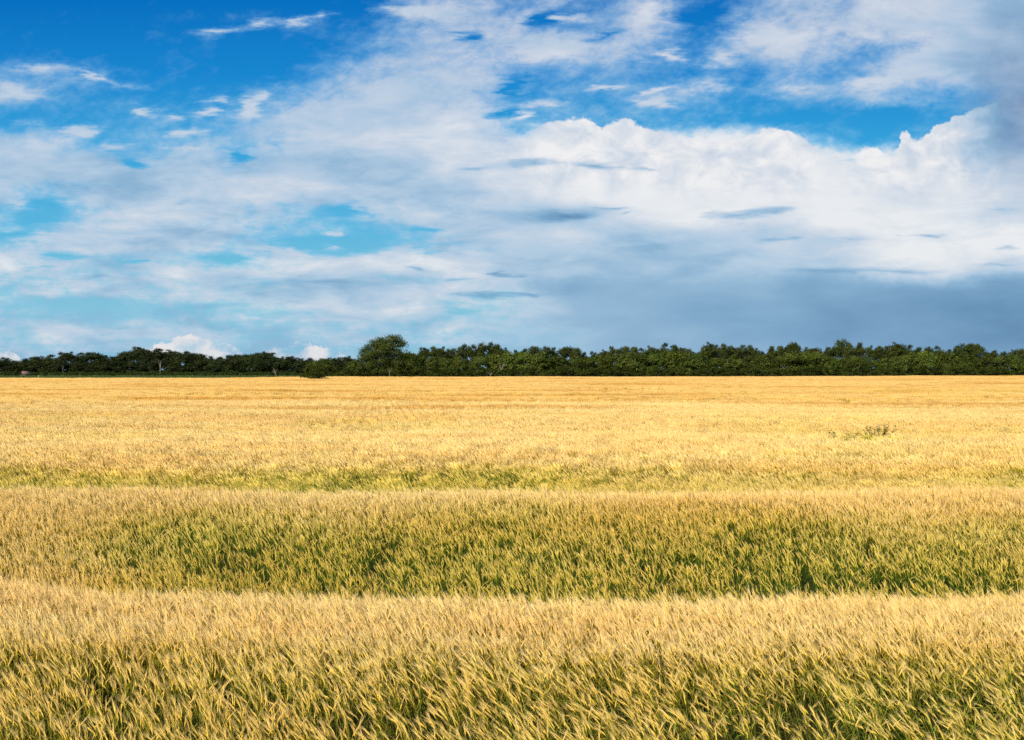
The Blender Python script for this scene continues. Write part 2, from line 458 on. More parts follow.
# ------------------------------------------------------------------ ground
def axis(lim, n, k):
    t = np.linspace(-1, 1, n); return lim * np.sinh(k * t) / np.sinh(k)
gx = axis(7000, 181, 8.2)
gy = np.concatenate([np.arange(-30, 4, 4), np.arange(4, 36, .35), np.arange(36, 130, 2.5), np.arange(130, 460, 10), np.geomspace(470, 9000, 24)])
X, Y = np.meshgrid(gx, gy)
Z = ground_z(X, np.maximum(Y, 0)) 
nx, ny = len(gx), len(gy)
ids = np.arange(nx * ny).reshape(ny, nx)
Q = np.stack([ids[:-1, :-1], ids[:-1, 1:], ids[1:, 1:], ids[1:, :-1]], -1).reshape(-1, 4)
gme = mesh_np('ground', np.stack([X, Y, Z], -1).reshape(-1, 3), Q, mat=ground_material(), smooth_shade=True)
go_ = bpy.data.objects.new('ground', gme); col.objects.link(go_)
tag(go_, 'gently rolling farmland soil under the barley reaching to the horizon', 'ground', kind='structure')

# grass strip in front of the left belt
A = Acc()
for k in range(5200):
    x = random.uniform(-235, -62); y = random.uniform(float(edge_y(x)) + 1, 392) if random.random() < .6 else random.uniform(float(edge_y(x)) + 1, float(edge_y(x)) + 14)
    z = float(ground_z(x, y)); h = random.uniform(.55, 1.0)
    for j in range(3):
        a = random.uniform(-.6, .6); w = random.uniform(.3, .6); dx = random.uniform(-.4, .4)
        i0 = A.v((x + dx - w * math.cos(a) / 2, y - w * math.sin(a) / 2, z - .05)); i1 = A.v((x + dx + w * math.cos(a) / 2, y + w * math.sin(a) / 2, z - .05))
        i2 = A.v((x + dx + random.uniform(-.15, .15), y + random.uniform(-.2, .2), z + h)); A.T.append((i0, i1, i2))
g = bpy.data.objects.new('grass', A.build('grass', GRASS)); col.objects.link(g)
tag(g, 'strip of green grass between barley edge and left tree belt', 'grass', kind='stuff')

# ------------------------------------------------------------------ trees
def leaf_cloud(lobes, n, leaf, up=0.35, dens_noise=True):
    """leaf-clump faces spread over the outer part of each lobe; lobes: (cx,cy,cz,rx,ry,rz)"""
    L = np.array(lobes); vol = L[:, 3] * L[:, 4] + L[:, 4] * L[:, 5]
    cnt = np.maximum((n * vol / vol.sum()).astype(int), 12)
    Vs = []; Ps = []
    for l, c in zip(L, cnt):
        nc = max(5, c // 26)            # sub-clumps give light and dark knots with gaps between
        d = rng.normal(size=(nc, 3)); d /= np.linalg.norm(d, axis=1)[:, None]
        d[:, 2] = np.where(d[:, 2] < -.35, -d[:, 2], d[:, 2])
        rr = rng.uniform(.62, 1.04, nc)[:, None]
        cc = l[:3] + d * rr * l[3:6]
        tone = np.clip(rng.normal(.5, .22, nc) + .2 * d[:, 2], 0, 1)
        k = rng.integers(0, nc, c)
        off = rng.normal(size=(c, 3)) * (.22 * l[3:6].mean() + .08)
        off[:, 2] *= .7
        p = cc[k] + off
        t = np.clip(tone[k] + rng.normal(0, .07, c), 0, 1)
        nrm = (p - l[:3]) / l[3:6]; nrm /= (np.linalg.norm(nrm, axis=1)[:, None] + 1e-6)
        nrm = nrm + rng.normal(size=(c, 3)) * .55; nrm[:, 2] += up
        nrm /= np.linalg.norm(nrm, axis=1)[:, None]
        u = np.cross(nrm, rng.normal(size=(c, 3))); u /= np.linalg.norm(u, axis=1)[:, None]
        w = np.cross(nrm, u)
        s = leaf * rng.uniform(.6, 1.3, c)[:, None]
        a = rng.uniform(.6, 1, c)[:, None]
        quad = np.stack([p - u * s, p - w * s * a * .7, p + u * s, p + w * s * a * .7], 1)
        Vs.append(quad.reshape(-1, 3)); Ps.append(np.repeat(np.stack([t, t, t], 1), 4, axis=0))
    V = np.concatenate(Vs); Pc = np.concatenate(Ps)
    return V, Pc, np.arange(len(V)).reshape(-1, 4)

def crown_mesh(name, lobes, n, leaf):
    V, Pc, Fq = leaf_cloud(lobes, n, leaf)
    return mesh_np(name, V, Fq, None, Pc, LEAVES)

def trunk_mesh(name, h, r, limbs, mat, sides=7, wob=.15, lean=0):
    """limbs: list of end points; each rises from the trunk"""
    A = Acc()
    n = 7; pts = [np.array([lean * (i / n) + wob * math.sin(i * 1.3) * r * 2, wob * math.cos(i * 1.7) * r * 2, -.25 + (h + .25) * i / n]) for i in range(n + 1)]
    pts[0][:2] = 0
    A.tube(pts, [r * (1.35 if i == 0 else 1 - .75 * i / n) for i in range(n + 1)], sides)
    for e in limbs:
        e = np.array(e, float); zf = min(max(e[2] * random.uniform(.35, .6), .2 * h), h * .9)
        i = int(np.clip(round((zf + .25) / (h + .25) * n), 1, n)); s = pts[i]
        m1 = s + (e - s) * .4 + np.array([0, 0, -.06 * h]) * random.uniform(.2, 1); m2 = s + (e - s) * .75
        rr = r * (1 - .75 * i / n) * .6
        A.tube([s, m1, m2, e], [rr, rr * .7, rr * .45, rr * .12], 5)
        for q in range(2):
            f = m2 + np.array([random.uniform(-1, 1), random.uniform(-1, 1), random.uniform(.2, 1)]) * np.linalg.norm(e - s) * .3
            A.tube([m1 * .3 + m2 * .7, f], [rr * .4, rr * .08], 4)
    return A.build(name, mat, True)

def tall_proto(i):
    """unit height 1 (later scaled): open trunk, tufted top"""
    H = 10.; k = [5, 7, 6, 8, 5, 7, 9, 6, 7, 5][i]
    lobes = []
    wide = [2.3, 3.0, 2.7, 3.3, 2.2, 2.8, 3.2, 2.5, 2.9, 2.3][i]
    for j in range(k):
        a = 2 * math.pi * j / k + random.uniform(-.4, .4); q = wide * random.uniform(.35, .8); z = H * random.uniform(.52, .85)
        r = random.uniform(1.3, 1.9)
        lobes.append((q * math.cos(a), q * math.sin(a), z, r, r, r * .8))
    r = random.uniform(.9, 1.2)
    lobes.append((random.uniform(-.5, .5), 0, H - r * .8, r, r, r * .8))
    lobes.append((random.uniform(-.8, .8), 0, H * .72, 1.9, 1.9, 1.6))
    for j in range(5):                               # lower boughs
        a = random.uniform(0, 6.28); q = wide * .7
        lobes.append((q * math.cos(a), q * math.sin(a), H * random.uniform(.2, .5), random.uniform(1.1, 1.7), 1.3, 1.1))
    cm = crown_mesh('tall_crown', lobes, 6000, .21)
    tm = trunk_mesh('tall_trunk', H * .85, .24, [(l[0], l[1], l[2]) for l in lobes[:-1]], BARK, lean=random.uniform(-.5, .5))
    return cm, tm
def bushy_proto(i):
    H = 6.; lobes = []
    for j in range(9):
        a = random.uniform(0, 6.28); q = random.uniform(.6, 1.9); z = H * random.uniform(.25, .78)
        q *= 1.1 - .55 * z / H; r = random.uniform(.9, 1.5)
        lobes.append((q * math.cos(a), q * math.sin(a), z, r * 1.1, r * 1.1, r * .85))
    lobes.append((random.uniform(-.4, .4), 0, H - .95, 1.15, 1.15, .95)); lobes.append((0, -.4, 1.0, 2.1, 1.6, 1.0))
    return crown_mesh('bushy_crown', lobes, 4200, .19), trunk_mesh('bushy_trunk', H * .7, .16, [l[:3] for l in lobes[:6]], BARK)
def shrub_proto(i):
    H = 2.4; lobes = []
    for j in range(7):
        a = random.uniform(0, 6.28); q = random.uniform(.3, 1.5); r = random.uniform(.55, .9)
        lobes.append((q * math.cos(a), q * math.sin(a) * .7, random.uniform(.6, 1.75), r * 1.2, r, r * .85))
    lobes.append((0, 0, .55, 1.7, 1.1, .6))
    A = Acc()
    for j in range(6):
        l = lobes[j]; A.tube([(l[0] * .1, l[1] * .1, -.1), (l[0] * .5, l[1] * .5, l[2] * .5), l[:3]], [.05, .04, .012], 5)
    return crown_mesh('shrub_foliage', lobes, 1100, .15), A.build('shrub_stems', BARK, True)

TALL = [tall_proto(i) for i in range(10)]
BUSHY = [bushy_proto(i) for i in range(7)]
SHRUB = [shrub_proto(i) for i in range(5)]

def place(name, meshes, partnames, loc, rz, scl, color):
    e = bpy.data.objects.new(name, None); e.empty_display_size = .5
    e.location = loc; e.rotation_euler = (0, 0, rz); e.scale = scl; col.objects.link(e)
    for m_, pn in zip(meshes, partnames):
        o = bpy.data.objects.new(pn, m_); o.parent = e; o.color = (*color, 1); col.objects.link(o)
    return e

ORD = ['', 'first', 'second', 'third', 'fourth', 'fifth', 'sixth', 'seventh', 'eighth', 'ninth', 'tenth', 'eleventh', 'twelfth', 'thirteenth', 'fourteenth', 'fifteenth', 'sixteenth', 'seventeenth', 'eighteenth', 'nineteenth']
TENS = {2: 'twent', 3: 'thirt', 4: 'fort', 5: 'fift', 6: 'sixt', 7: 'sevent', 8: 'eight', 9: 'ninet'}
def ordw(n):
    if n < 20: return ORD[n]
    t, o = divmod(n, 10)
    return TENS[t] + ('ieth' if o == 0 else 'y-' + ORD[o])

def at(px, d): return (px - 512) / F * d
def top_h(py, d, g): return CAM_Z + (HOR - py) / F * d - g

# (px, top row) of every crown that shows against the sky
left = [(-22, 357), (-8, 359), (5, 358), (14, 361), (24, 360), (33, 358), (41, 357), (51, 355.5), (63, 353), (71, 353), (80, 353.5), (91, 353), (103, 356),
        (113, 357), (121, 355.5), (128, 352), (137, 347.5), (146, 350), (157, 349.5), (168, 351), (178, 353.5), (186, 352), (194, 354), (201, 355), (210, 357),
        (219, 357.5), (229, 356), (238, 355), (248, 355), (257, 354), (264, 353), (273, 353.5), (282, 357.5), (292, 357), (301, 359), (309, 358.5), (330, 358.5), (339, 358), (349, 357)]
right = [(423, 347), (434, 346.5), (443, 347), (453, 348.5), (464, 344), (472, 345), (481, 343), (490, 342.5), (497, 344), (505, 348), (516, 350), (525, 348.5), (535, 346.5), (545, 346.5), (553, 347.5),
         (566, 346.5), (576, 348), (584, 352), (593, 351.5), (603, 350), (612, 346.5), (619, 349), (626, 346.5), (634, 347), (642, 348), (649, 346), (657, 348), (665, 343), (675, 345), (685, 348.5), (692, 351), (700, 352),
         (708, 342.5), (717, 345), (724, 343.5), (731, 346), (738, 347), (743, 345), (750, 345), (757, 348.5), (764, 352.5), (772, 346), (780, 346), (787, 346), (795, 342), (807, 347.5), (817, 347.5), (828, 347), (835, 346),
         (843, 339.5), (852, 345.5), (860, 342.5), (871, 346), (880, 346.5), (887, 346), (894, 342.5), (902, 344), (910, 345), (919, 347), (929, 347), (938, 346), (950, 349.5), (957, 346), (963, 344), (970, 344), (977, 343.5), (986, 351.5),
         (994, 350), (1003, 351.5), (1012, 350), (1021, 349), (1034, 348), (1048, 346)]

def shape_words(pts, i):
    h = pts[i][1]; a = pts[i - 1][1] if i else h; c = pts[i + 1][1] if i + 1 < len(pts) else h
    if h < a - .4 and h < c - .4: return 'taller than both neighbours'
    if h > a + .4 and h > c + .4: return 'lower than both neighbours'
    if h < a - .4: return 'topping its left neighbour'
    if h < c - .4: return 'topping its right neighbour'
    return 'level with its neighbours'

for sec, pts in (('left', left), ('right', right)):
    for i, (px, ty) in enumerate(pts):
        if sec == 'left': d = 405 + random.uniform(-4, 12)
        else: d = 333 + random.uniform(-3, 8)
        x = at(px, d); g = float(ground_z(x, d)); h = top_h(ty, d, g)
        gap = min([abs(px - q[0]) for q in pts if q[0] != px])
        v = (i * 7 + random.randint(0, 3)) % 10
        h *= 1.04 if sec == 'left' else 1.0; sw = h / 10 * (.84 if sec == 'right' else 1.4) * random.uniform(.82, 1.08) * (1.12 if gap > 9.5 else .88)
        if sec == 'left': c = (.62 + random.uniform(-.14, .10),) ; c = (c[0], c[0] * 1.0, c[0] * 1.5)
        else:
            t = random.uniform(.62, 1.0); c = (t * random.uniform(.95, 1.12), t, t * random.uniform(.8, 1.1))
        if px == 843: c = (1.15, 1.1, 1.5)
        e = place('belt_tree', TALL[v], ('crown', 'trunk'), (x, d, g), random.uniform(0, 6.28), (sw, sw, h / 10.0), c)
        if px == 843: lab = 'highest, greyish crown peaking above the right half of tree line'
        elif px == 137: lab = 'highest dark crown of the left tree belt, small pointed tuft on top'
        elif sec == 'left':
            k = sum(1 for q in pts if q[0] >= px and q[0] < 318)
            lab = ('dark tall tree, %s, %s crown left of the lone field bush' % (shape_words(pts, i), ordw(k))) if px < 318 else \
                  'dark tree seen between lone bush and broad tree, %s of three from left' % ordw(sum(1 for q in pts if 318 < q[0] <= px))
        else:
            if px < 843: lab = 'olive tall tree, %s, %s crown right of the great broad tree' % (shape_words(pts, i), ordw(i + 1))
            else: lab = 'olive tall tree, %s, %s crown right of the highest greyish peak' % (shape_words(pts, i), ordw(sum(1 for q in pts if 843 < q[0] <= px)))
        tag(e, lab, 'tree', 'tall trees of the far tree line, %s part' % sec)

# second storey in front of the tall trees
us = []
px = 352
while px < 1052:
    us.append(px); px += random.uniform(7.5, 11)
us = [p for p in us if not 376 < p < 392]
for i, px in enumerate(us):
    d = 324.5 + random.uniform(-1.5, 4); x = at(px, d); g = float(ground_z(x, d))
    ty = 355.5 + 2.6 * math.sin(px * .045) + random.uniform(-2.5, 2.5)
    if px < 362: ty = 361
    elif px < 404: ty, d = 363, 326.5
    h = top_h(ty, d, g); sw = random.uniform(.9, 1.15) * max(h, 5) / 6
    t = random.uniform(.85, 1.6); c = (t * random.uniform(.92, 1.1), t, t * random.uniform(.7, .95))
    e = place('bushy_tree', BUSHY[(i * 3 + random.randint(0, 1)) % 7], ('crown', 'trunk'), (x, d, g), random.uniform(0, 6.28), (sw, sw, h / 6), c)
    k = sum(1 for q in us if 402 < q <= px)
    lab = 'low bushy tree hugging the left foot of the great broad tree' + ('' if i == 0 else ', nearer its trunk') if px < 366 else 'low bushy tree tucked under the %s side of the broad crown' % ('left' if px < 385 else 'right') if px < 402 else \
          '%s green bushy tree in front row at crop edge, %s right of the broad tree' % ('bright' if t > 1.08 else 'deep', ordw(k))
    tag(e, lab, 'tree', 'bushy trees of the front row at the crop edge')
# darker understorey inside the left belt
us2 = []
px = -18
while px < 352:
    us2.append(px); px += random.uniform(9.5, 13)
for i, px in enumerate(us2):
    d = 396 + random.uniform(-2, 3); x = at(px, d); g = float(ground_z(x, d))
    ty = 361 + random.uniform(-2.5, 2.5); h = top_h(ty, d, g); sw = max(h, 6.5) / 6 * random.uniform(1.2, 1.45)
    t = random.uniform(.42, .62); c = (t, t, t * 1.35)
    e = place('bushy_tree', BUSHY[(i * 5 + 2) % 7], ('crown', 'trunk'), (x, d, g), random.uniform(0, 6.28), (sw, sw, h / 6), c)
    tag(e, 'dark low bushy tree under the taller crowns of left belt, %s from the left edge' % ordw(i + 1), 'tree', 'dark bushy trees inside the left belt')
# low hedge along the left belt
hp = []
px = -14
while px < 296:
    hp.append(px); px += random.uniform(5.2, 7.4)
for i, px in enumerate(hp):
    if 18 < px < 29.5: continue
    d = 388 + random.uniform(-1, 1); x = at(px, d); g = float(ground_z(x, d))
    h = top_h(371.8 + random.uniform(-.7, .6), d, g); s = h / 2.4 * random.uniform(.92, 1.1)
    t = random.uniform(.75, 1.0)
    e = place('hedge_shrub', SHRUB[i % 5], ('foliage', 'stems'), (x, d, g), random.uniform(-.4, .4), (s * 1.1, s, h / 2.4), (t, t * 1.05, t * 1.1))
    tag(e, 'low rounded shrub of the hedge below left tree belt, %s from the left end' % ordw(i + 1), 'shrub', 'shrubs of the low hedge along the left belt')
# brush at the foot of the right belt
bp = []
px = 345
while px < 1046:
    bp.append(px); px += random.uniform(8, 12)
for i, px in enumerate(bp):
    d = 321 + random.uniform(-.8, .8); x = at(px, d); g = float(ground_z(x, d))
    h = random.uniform(2.6, 4.2); s = random.uniform(1.1, 1.6); t = random.uniform(.55, .9)
    e = place('edge_shrub', SHRUB[(i * 2) % 5], ('foliage', 'stems'), (x, d, g), random.uniform(0, 6), (s * 1.2, s, h / 2.4), (t, t, t * .8))
    tag(e, 'dark low shrub right at barley edge under right trees, %s from broad tree side' % ordw(i + 1), 'shrub', 'low shrubs along the barley edge')

# the great broad tree (px 355-418, top row 334)
d = 322.; x0 = at(387, d); g = float(ground_z(x0, d)); K = d / F
def L(px, py, dy, r, rz=None):
    return (at(px, d) - x0, dy, CAM_Z + (HOR - py) * K - g, r, r, rz or r * .85)
lob = [L(391, 340.5, .5, 1.9), L(397, 340.5, 0, 1.7), L(402, 346, 0, 1.6), L(383, 343, -.8, 2.0), L(376, 345, 0, 2.1), L(371, 349, -1, 1.9), L(366, 354, 0, 2.0), L(364, 361, -1, 2.0),
       L(363, 368, -1.2, 2.0), L(372, 357, -2.3, 2.1), L(372, 366, -2.6, 2.0), L(381, 352, -2.4, 2.2), L(389, 349, -2.0, 2.1), L(396, 353, -1.6, 2.0), L(405, 356, -.8, 1.8), L(412, 357, 0, 1.4, 1.0),
       L(409, 364, -1, 2.0), L(401, 364, -2.2, 2.0), L(384, 362, -2.8, 1.7), L(416, 368, 0, 1.8), L(395, 345, 2.5, 2.2), L(380, 350, 2.8, 2.6), L(392, 358, 2.5, 2.6), L(370, 362, 2.5, 2.6), L(405, 362, 2.4, 2.4), L(357, 370, -.6, 1.3), L(382, 357, .6, 2.4), L(374, 359, .6, 2.2), L(390, 364, .6, 2.4), L(381, 371, 1.5, 2.2), L(358, 366, 0, 1.6), L(411, 360, .5, 1.8), L(417, 371, 0, 1.7), L(385, 371, -2.2, 1.5), L(393, 372, -2.0, 1.6), L(377, 372, -2.4, 1.5), L(407, 371, -1.2, 1.8), L(412, 367, 1.5, 2.0), L(392, 370, 1.8, 2.4), L(374, 371, .5, 2.0), L(398, 372, 0, 1.8), L(386, 366, 2.5, 2.6)]
cm = crown_mesh('broad_crown', [(a_, b_, c_, r1 * 1.15, r2 * 1.15, r3 * 1.15) for a_, b_, c_, r1, r2, r3 in lob], 42000, .20)
tm = trunk_mesh('broad_trunk', 7.2, .55, [l[:3] for l in lob[:18]], BARK, 9)
e = place('broad_tree', (cm, tm), ('crown', 'trunk'), (x0, d, g), 0, (1, 1, 1), (1.05, 1.05, .9))
tag(e, 'great broad tree with domed crown rising well above the tree line', 'tree')

# lone bush standing in the barley (px 300-336, rows 359-379)
d = 244.; x0 = at(319, d); g = float(ground_z(x0, d)); K = d / F
lob = [L(316, 364, 0, 1.2), L(322, 362.8, 0, 1.15), L(328, 364.5, 0, 1.1), L(311, 367.5, 0, 1.3), L(319, 368, -1, 1.5), L(327, 369, -.6, 1.4), L(332, 370, 0, 1.0), L(307, 372, 0, 1.1), L(313, 373, -.8, 1.4),
       L(321, 374, -1, 1.4), L(329, 374, 0, 1.0), L(303, 376, 0, .8), L(308, 377, -.5, 1.0), L(316, 378, -.6, 1.1), L(323, 378, -.4, .9), L(333, 375, 0, .6), L(320, 367, 1.5, 1.7)]
cm = crown_mesh('bush_crown', lob, 9000, .16)
tm = trunk_mesh('bush_trunk', 3.4, .16, [l[:3] for l in lob[:12]], BARK)
e = place('lone_bush', (cm, tm), ('crown', 'trunk'), (x0, d, g), 0, (1, 1, 1), (.95, .95, .75))
tag(e, 'lone rounded bush standing in the barley, clear of the tree line', 'bush')

# pale bare trees and trunks
def bare(px, py_top, d, label, n=7, seed=1, lean=0, r=.16):
    random.seed(seed); x = at(px, d); g = float(ground_z(x, d)); h = top_h(py_top, d, g)
    limbs = [(random.uniform(-1.4, 1.4) + lean * .6, random.uniform(-.6, .6), h * random.uniform(.55, 1.0)) for _ in range(n)]
    main = trunk_mesh('bare_trunk', h * .8, r, [], PALE_BARK, lean=lean)
    A = Acc()
    for e_ in limbs:
        s = np.array([lean * .5, 0, e_[2] * .5]); e2 = np.array(e_)
        A.tube([s, s * .5 + e2 * .5 + np.array([0, 0, -.15]), e2], [r * .5, r * .35, r * .1], 5)
    e = place('bare_tree', (main, A.build('bare_limbs', PALE_BARK, True)), ('trunk', 'limbs'), (x, d, g), 0, (1, 1, 1), (1, 1, 1))
    tag(e, label, 'tree')
bare(63, 363, 392.5, 'pale straight bare trunk showing against the dark left belt', 2, 1, 0, .26)
bare(160, 357, 392.5, 'pale forked bare trunk below the highest left crowns', 5, 2, .2, .24)
bare(277, 366.5, 386, 'pale broken dead tree near right end of the hedge', 6, 3, -1.2, .18)
bare(500.5, 359, 321.6, 'pale leaning dead trunk in the right front row', 5, 4, .9, .30)
bare(491, 371, 319.5, 'short pale forked snag at barley edge beside dead trunk', 4, 5, -.2, .18)
bare(389, 366, 317.5, 'pale low boughs of a dead stem under broad tree', 5, 6, .3, .11)
random.seed(99)

# ------------------------------------------------------------------ shed and marker post
def obj(name, me_, parent=None):
    o = bpy.data.objects.new(name, me_); col.objects.link(o); o.parent = parent; return o
def box(A, x0, x1, y0, y1, z0, z1):
    i = [A.v((x, y, z)) for x in (x0, x1) for y in (y0, y1) for z in (z0, z1)]
    for f in ((0, 1, 3, 2), (4, 6, 7, 5), (0, 4, 5, 1), (2, 3, 7, 6), (0, 2, 6, 4), (1, 5, 7, 3)): A.Q.append(tuple(i[k] for k in f))
d = 384.; x = at(25.5, d); g = float(ground_z(x, d))
e = bpy.data.objects.new('shed', None); e.location = (x, d, g); e.rotation_euler = (0, 0, .5); e.scale = (1, 1, 1.15); col.objects.link(e)
tag(e, 'small weathered shed with rusty brown roof before the left trees', 'shed')
A = Acc(); W, D_, H1, H2 = 1.15, .9, 1.25, 1.9
for sx in (-1, 1): box(A, sx * W - .05, sx * W + .05, -D_, D_, -.1, H1)
for sy in (-1, 1): box(A, -W + .052, W - .052, sy * D_ - .05, sy * D_ + .05, -.1, H1)
for sx in (-1, 1):
    a = A.v((sx * W, -D_, H1)); b_ = A.v((sx * W, D_, H1)); c_ = A.v((sx * W, 0, H2)); A.T.append((a, b_, c_))
obj('wall', A.build('shed_wall', BOARDS), e)
A = Acc()
for sy in (-1, 1):
    q = [A.v(p) for p in ((-W - .25, sy * (D_ + .25), H1 - .12), (W + .25, sy * (D_ + .25), H1 - .12), (W + .25, 0, H2 + .04), (-W - .25, 0, H2 + .04))]
    q2 = [A.v(p) for p in ((-W - .25, sy * (D_ + .25), H1 - .05), (W + .25, sy * (D_ + .25), H1 - .05), (W + .25, 0, H2 + .11), (-W - .25, 0, H2 + .11))]
    A.Q.append(tuple(q)); A.Q.append(tuple(q2))
    for k in range(4): A.Q.append((q[k], q[(k + 1) % 4], q2[(k + 1) % 4], q2[k]))
obj('roof', A.build('shed_roof', ROOFING), e)
A = Acc(); box(A, -.35, .35, -D_ - .085, -D_ - .055, 0, 1.1); dr = obj('door', A.build('shed_door', BARK), e)
d = 300.; x = at(37, 268.5) ; d = 268.5; g = float(ground_z(x, d))
e = bpy.data.objects.new('marker_post', None); e.location = (x, d + .8, g); col.objects.link(e)
tag(e, 'short white marker post at the barley edge right of the shed', 'post')
A = Acc(); A.tube([(0, 0, -.2), (0, 0, 1.15)], [.05, .05], 8); obj('post', A.build('marker_shaft', WHITE), e)
A = Acc(); A.tube([(0, 0, 1.15), (0, 0, 1.22), (0, 0, 1.26)], [.07, .06, .02], 8); obj('cap', A.build('marker_cap', WHITE), e)

# ------------------------------------------------------------------ weeds standing above the crop
def weed_mesh(seed, h):
    random.seed(seed); A = Acc(); S = Acc()
    for k in range(7):
        a = random.uniform(0, 6.28); q = random.uniform(.05, .35)
        e_ = np.array([q * math.cos(a) * 1.3, q * math.sin(a), h * random.uniform(.7, 1)])
        S.tube([(0, 0, -.05), e_ * .5 * np.array([.8, .8, 1]), e_], [.008, .006, .002], 4)
        for j in range(26):
            t = random.uniform(.35, 1); b0 = e_ * t
            an = random.uniform(0, 6.28); Ln = random.uniform(.06, .13); dd = np.array([math.cos(an), math.sin(an), random.uniform(-.1, .6)])
            sd = np.cross(dd, (0, 0, 1)); sd /= np.linalg.norm(sd); tn = random.uniform(.3, .9)
            A.blade([b0, b0 + dd * Ln * .5, b0 + dd * Ln], [.012, .04, .004], sd, [(tn, tn, tn)] * 3)
    return A.build('weed_foliage', LEAVES), S.build('weed_stems', LEAVES)
for j, (px, d, h, lab) in enumerate([(883, 29.2, 1.12, 'tallest dark green weed clump, right end of the green streak in barley'), (873, 28.9, 1.0, 'middle-sized leafy weed clump left of the tallest weed'),
                                     (858, 28.3, .95, 'low leafy weed in the green streak at mid field'), (846, 28.0, .92, 'leftmost low weed of the green streak at mid field'), (878, 29.3, 1.02, 'leafy weed squeezed against the tallest weed from the left')]):
    x = at(px, d); e = place('weed', weed_mesh(20 + j, h), ('foliage', 'stems'), (x, d, float(ground_z(x, d))), j, (1.25, 1, .82), (1.3, 1.9, 1.1))
    tag(e, lab, 'weed', 'leafy weeds standing in the barley')

# ------------------------------------------------------------------ sky
SUN_EL, SUN_AZ = R(34), R(-146)      # azimuth from the view direction, negative = left; behind the camera
world = bpy.data.worlds.new('World'); scene.world = world; world.use_nodes = True
nt = world.node_tree; nt.nodes.clear(); b = NB(nt)
tc = b.n.new('ShaderNodeTexCoord'); D = b.vm('NORMALIZE', tc.outputs['Generated'])
dx, dy, dz = b.sep(D)[:]
ay = b.m('MAXIMUM', b.m('ABSOLUTE', dy), .2)
u = b.m('MULTIPLY_ADD', b.m('DIVIDE', dx, ay), F, 512.)            # direction -> angle units across
v = b.m('MULTIPLY_ADD', b.m('DIVIDE', dz, ay), -F, HOR)            # and down from the zenith side
sky = b.n.new('ShaderNodeTexSky'); sky.sky_type = 'NISHITA'; sky.sun_disc = False
sky.sun_elevation = SUN_EL; sky.sun_rotation = SUN_AZ; sky.air_density = 1.0; sky.dust_density = .6; sky.ozone_density = 2.0
STR = .1
def srgb(r, g_, b_):
    f = lambda c: (c / 255 / 12.92 if c <= 10 else ((c / 255 + .055) / 1.055) ** 2.4)
    return (f(r), f(g_), f(b_))
def S10(c): return tuple(q / STR for q in c)
hs = b.n.new('ShaderNodeHueSaturation'); hs.inputs['Saturation'].default_value = 1.0; hs.inputs['Value'].default_value = 1.0
b.l.new(sky.outputs[0], hs.inputs['Color'])
vn = b.m('DIVIDE', v, 370., clamp=True)
grad = b.ramp(vn, [(0, S10(srgb(0, 111, 192))), (.2, S10(srgb(20, 134, 208))), (.38, S10(srgb(48, 160, 218))), (.62, S10(srgb(90, 182, 222))), (.8, S10(srgb(128, 196, 218))), (1, S10(srgb(140, 188, 212)))])
blue = b.mix(.985, hs.outputs[0], grad)

# two layered noises in cloud-layer perspective and one flat warp
zz = b.m('ADD', b.m('ABSOLUTE', dz), .13)
Pl = b.comb(b.m('DIVIDE', dx, zz), b.m('DIVIDE', ay, zz), 0.)
UV = b.comb(b.m('DIVIDE', u, 100.), b.m('DIVIDE', v, 100.), 0.)
wn = b.noise(b.vm('MULTIPLY', UV, (.55, 1.3, 1)), 1.0, 5, .6)[1]
wsep = b.sep(wn)
wv = b.noise(UV, 3.2, 4, .62)[1]; wv2 = b.sep(wv)
uw = b.m('ADD', b.m('ADD', u, b.m('MULTIPLY_ADD', wsep[0], 90., -45.)), b.m('MULTIPLY_ADD', wv2[0], 26., -13.))
vw = b.m('ADD', b.m('ADD', v, b.m('MULTIPLY_ADD', wsep[1], 34., -17.)), b.m('MULTIPLY_ADD', wv2[1], 12., -6.))
un = b.m('DIVIDE', uw, 1023., clamp=True)

COV = """
00000000000035654434521466788999
00000000132135664246523676788899
00000000001256567766413575345899
34431000014677764344223243468889
65222112346788742323431145653359
11123235578888743333211100001138
77523454678888888888888842112588
88876776788888888888888887888888
63588888888888888888888888888888
31368887662478888888888888888888
36888877422135788888888888888888
66556653467777788888888888888888
44455676667777778888888888888888
43333355556666557789999999999999
55555555444444555568999999999999
44444444443333444457899999999999
""".split()
SHD = """
77777777777777777777777777777654
77777777777777777777777777777654
77777777777777777777777777777654
77777777777777777777777777777643
77777777777777777777777777777632
77777777777777888888888888887632
77777777777788889999999999997743
66666666666666888889999999998877
66666677777666677899999999988887
77777777777777665568999889999888
77777666777666566765566677889999
88766888877888766655555666788877
77766776666677875444444433332222
66666667777777766544433332222111
77777777667777766554443332222211
66666666666666665554444433333222
""".split()
rows = []
acc = None
rv = b.m('DIVIDE', vw, 24.0); rv = b.m('MINIMUM', b.m('MAXIMUM', rv, 0.), 15.)
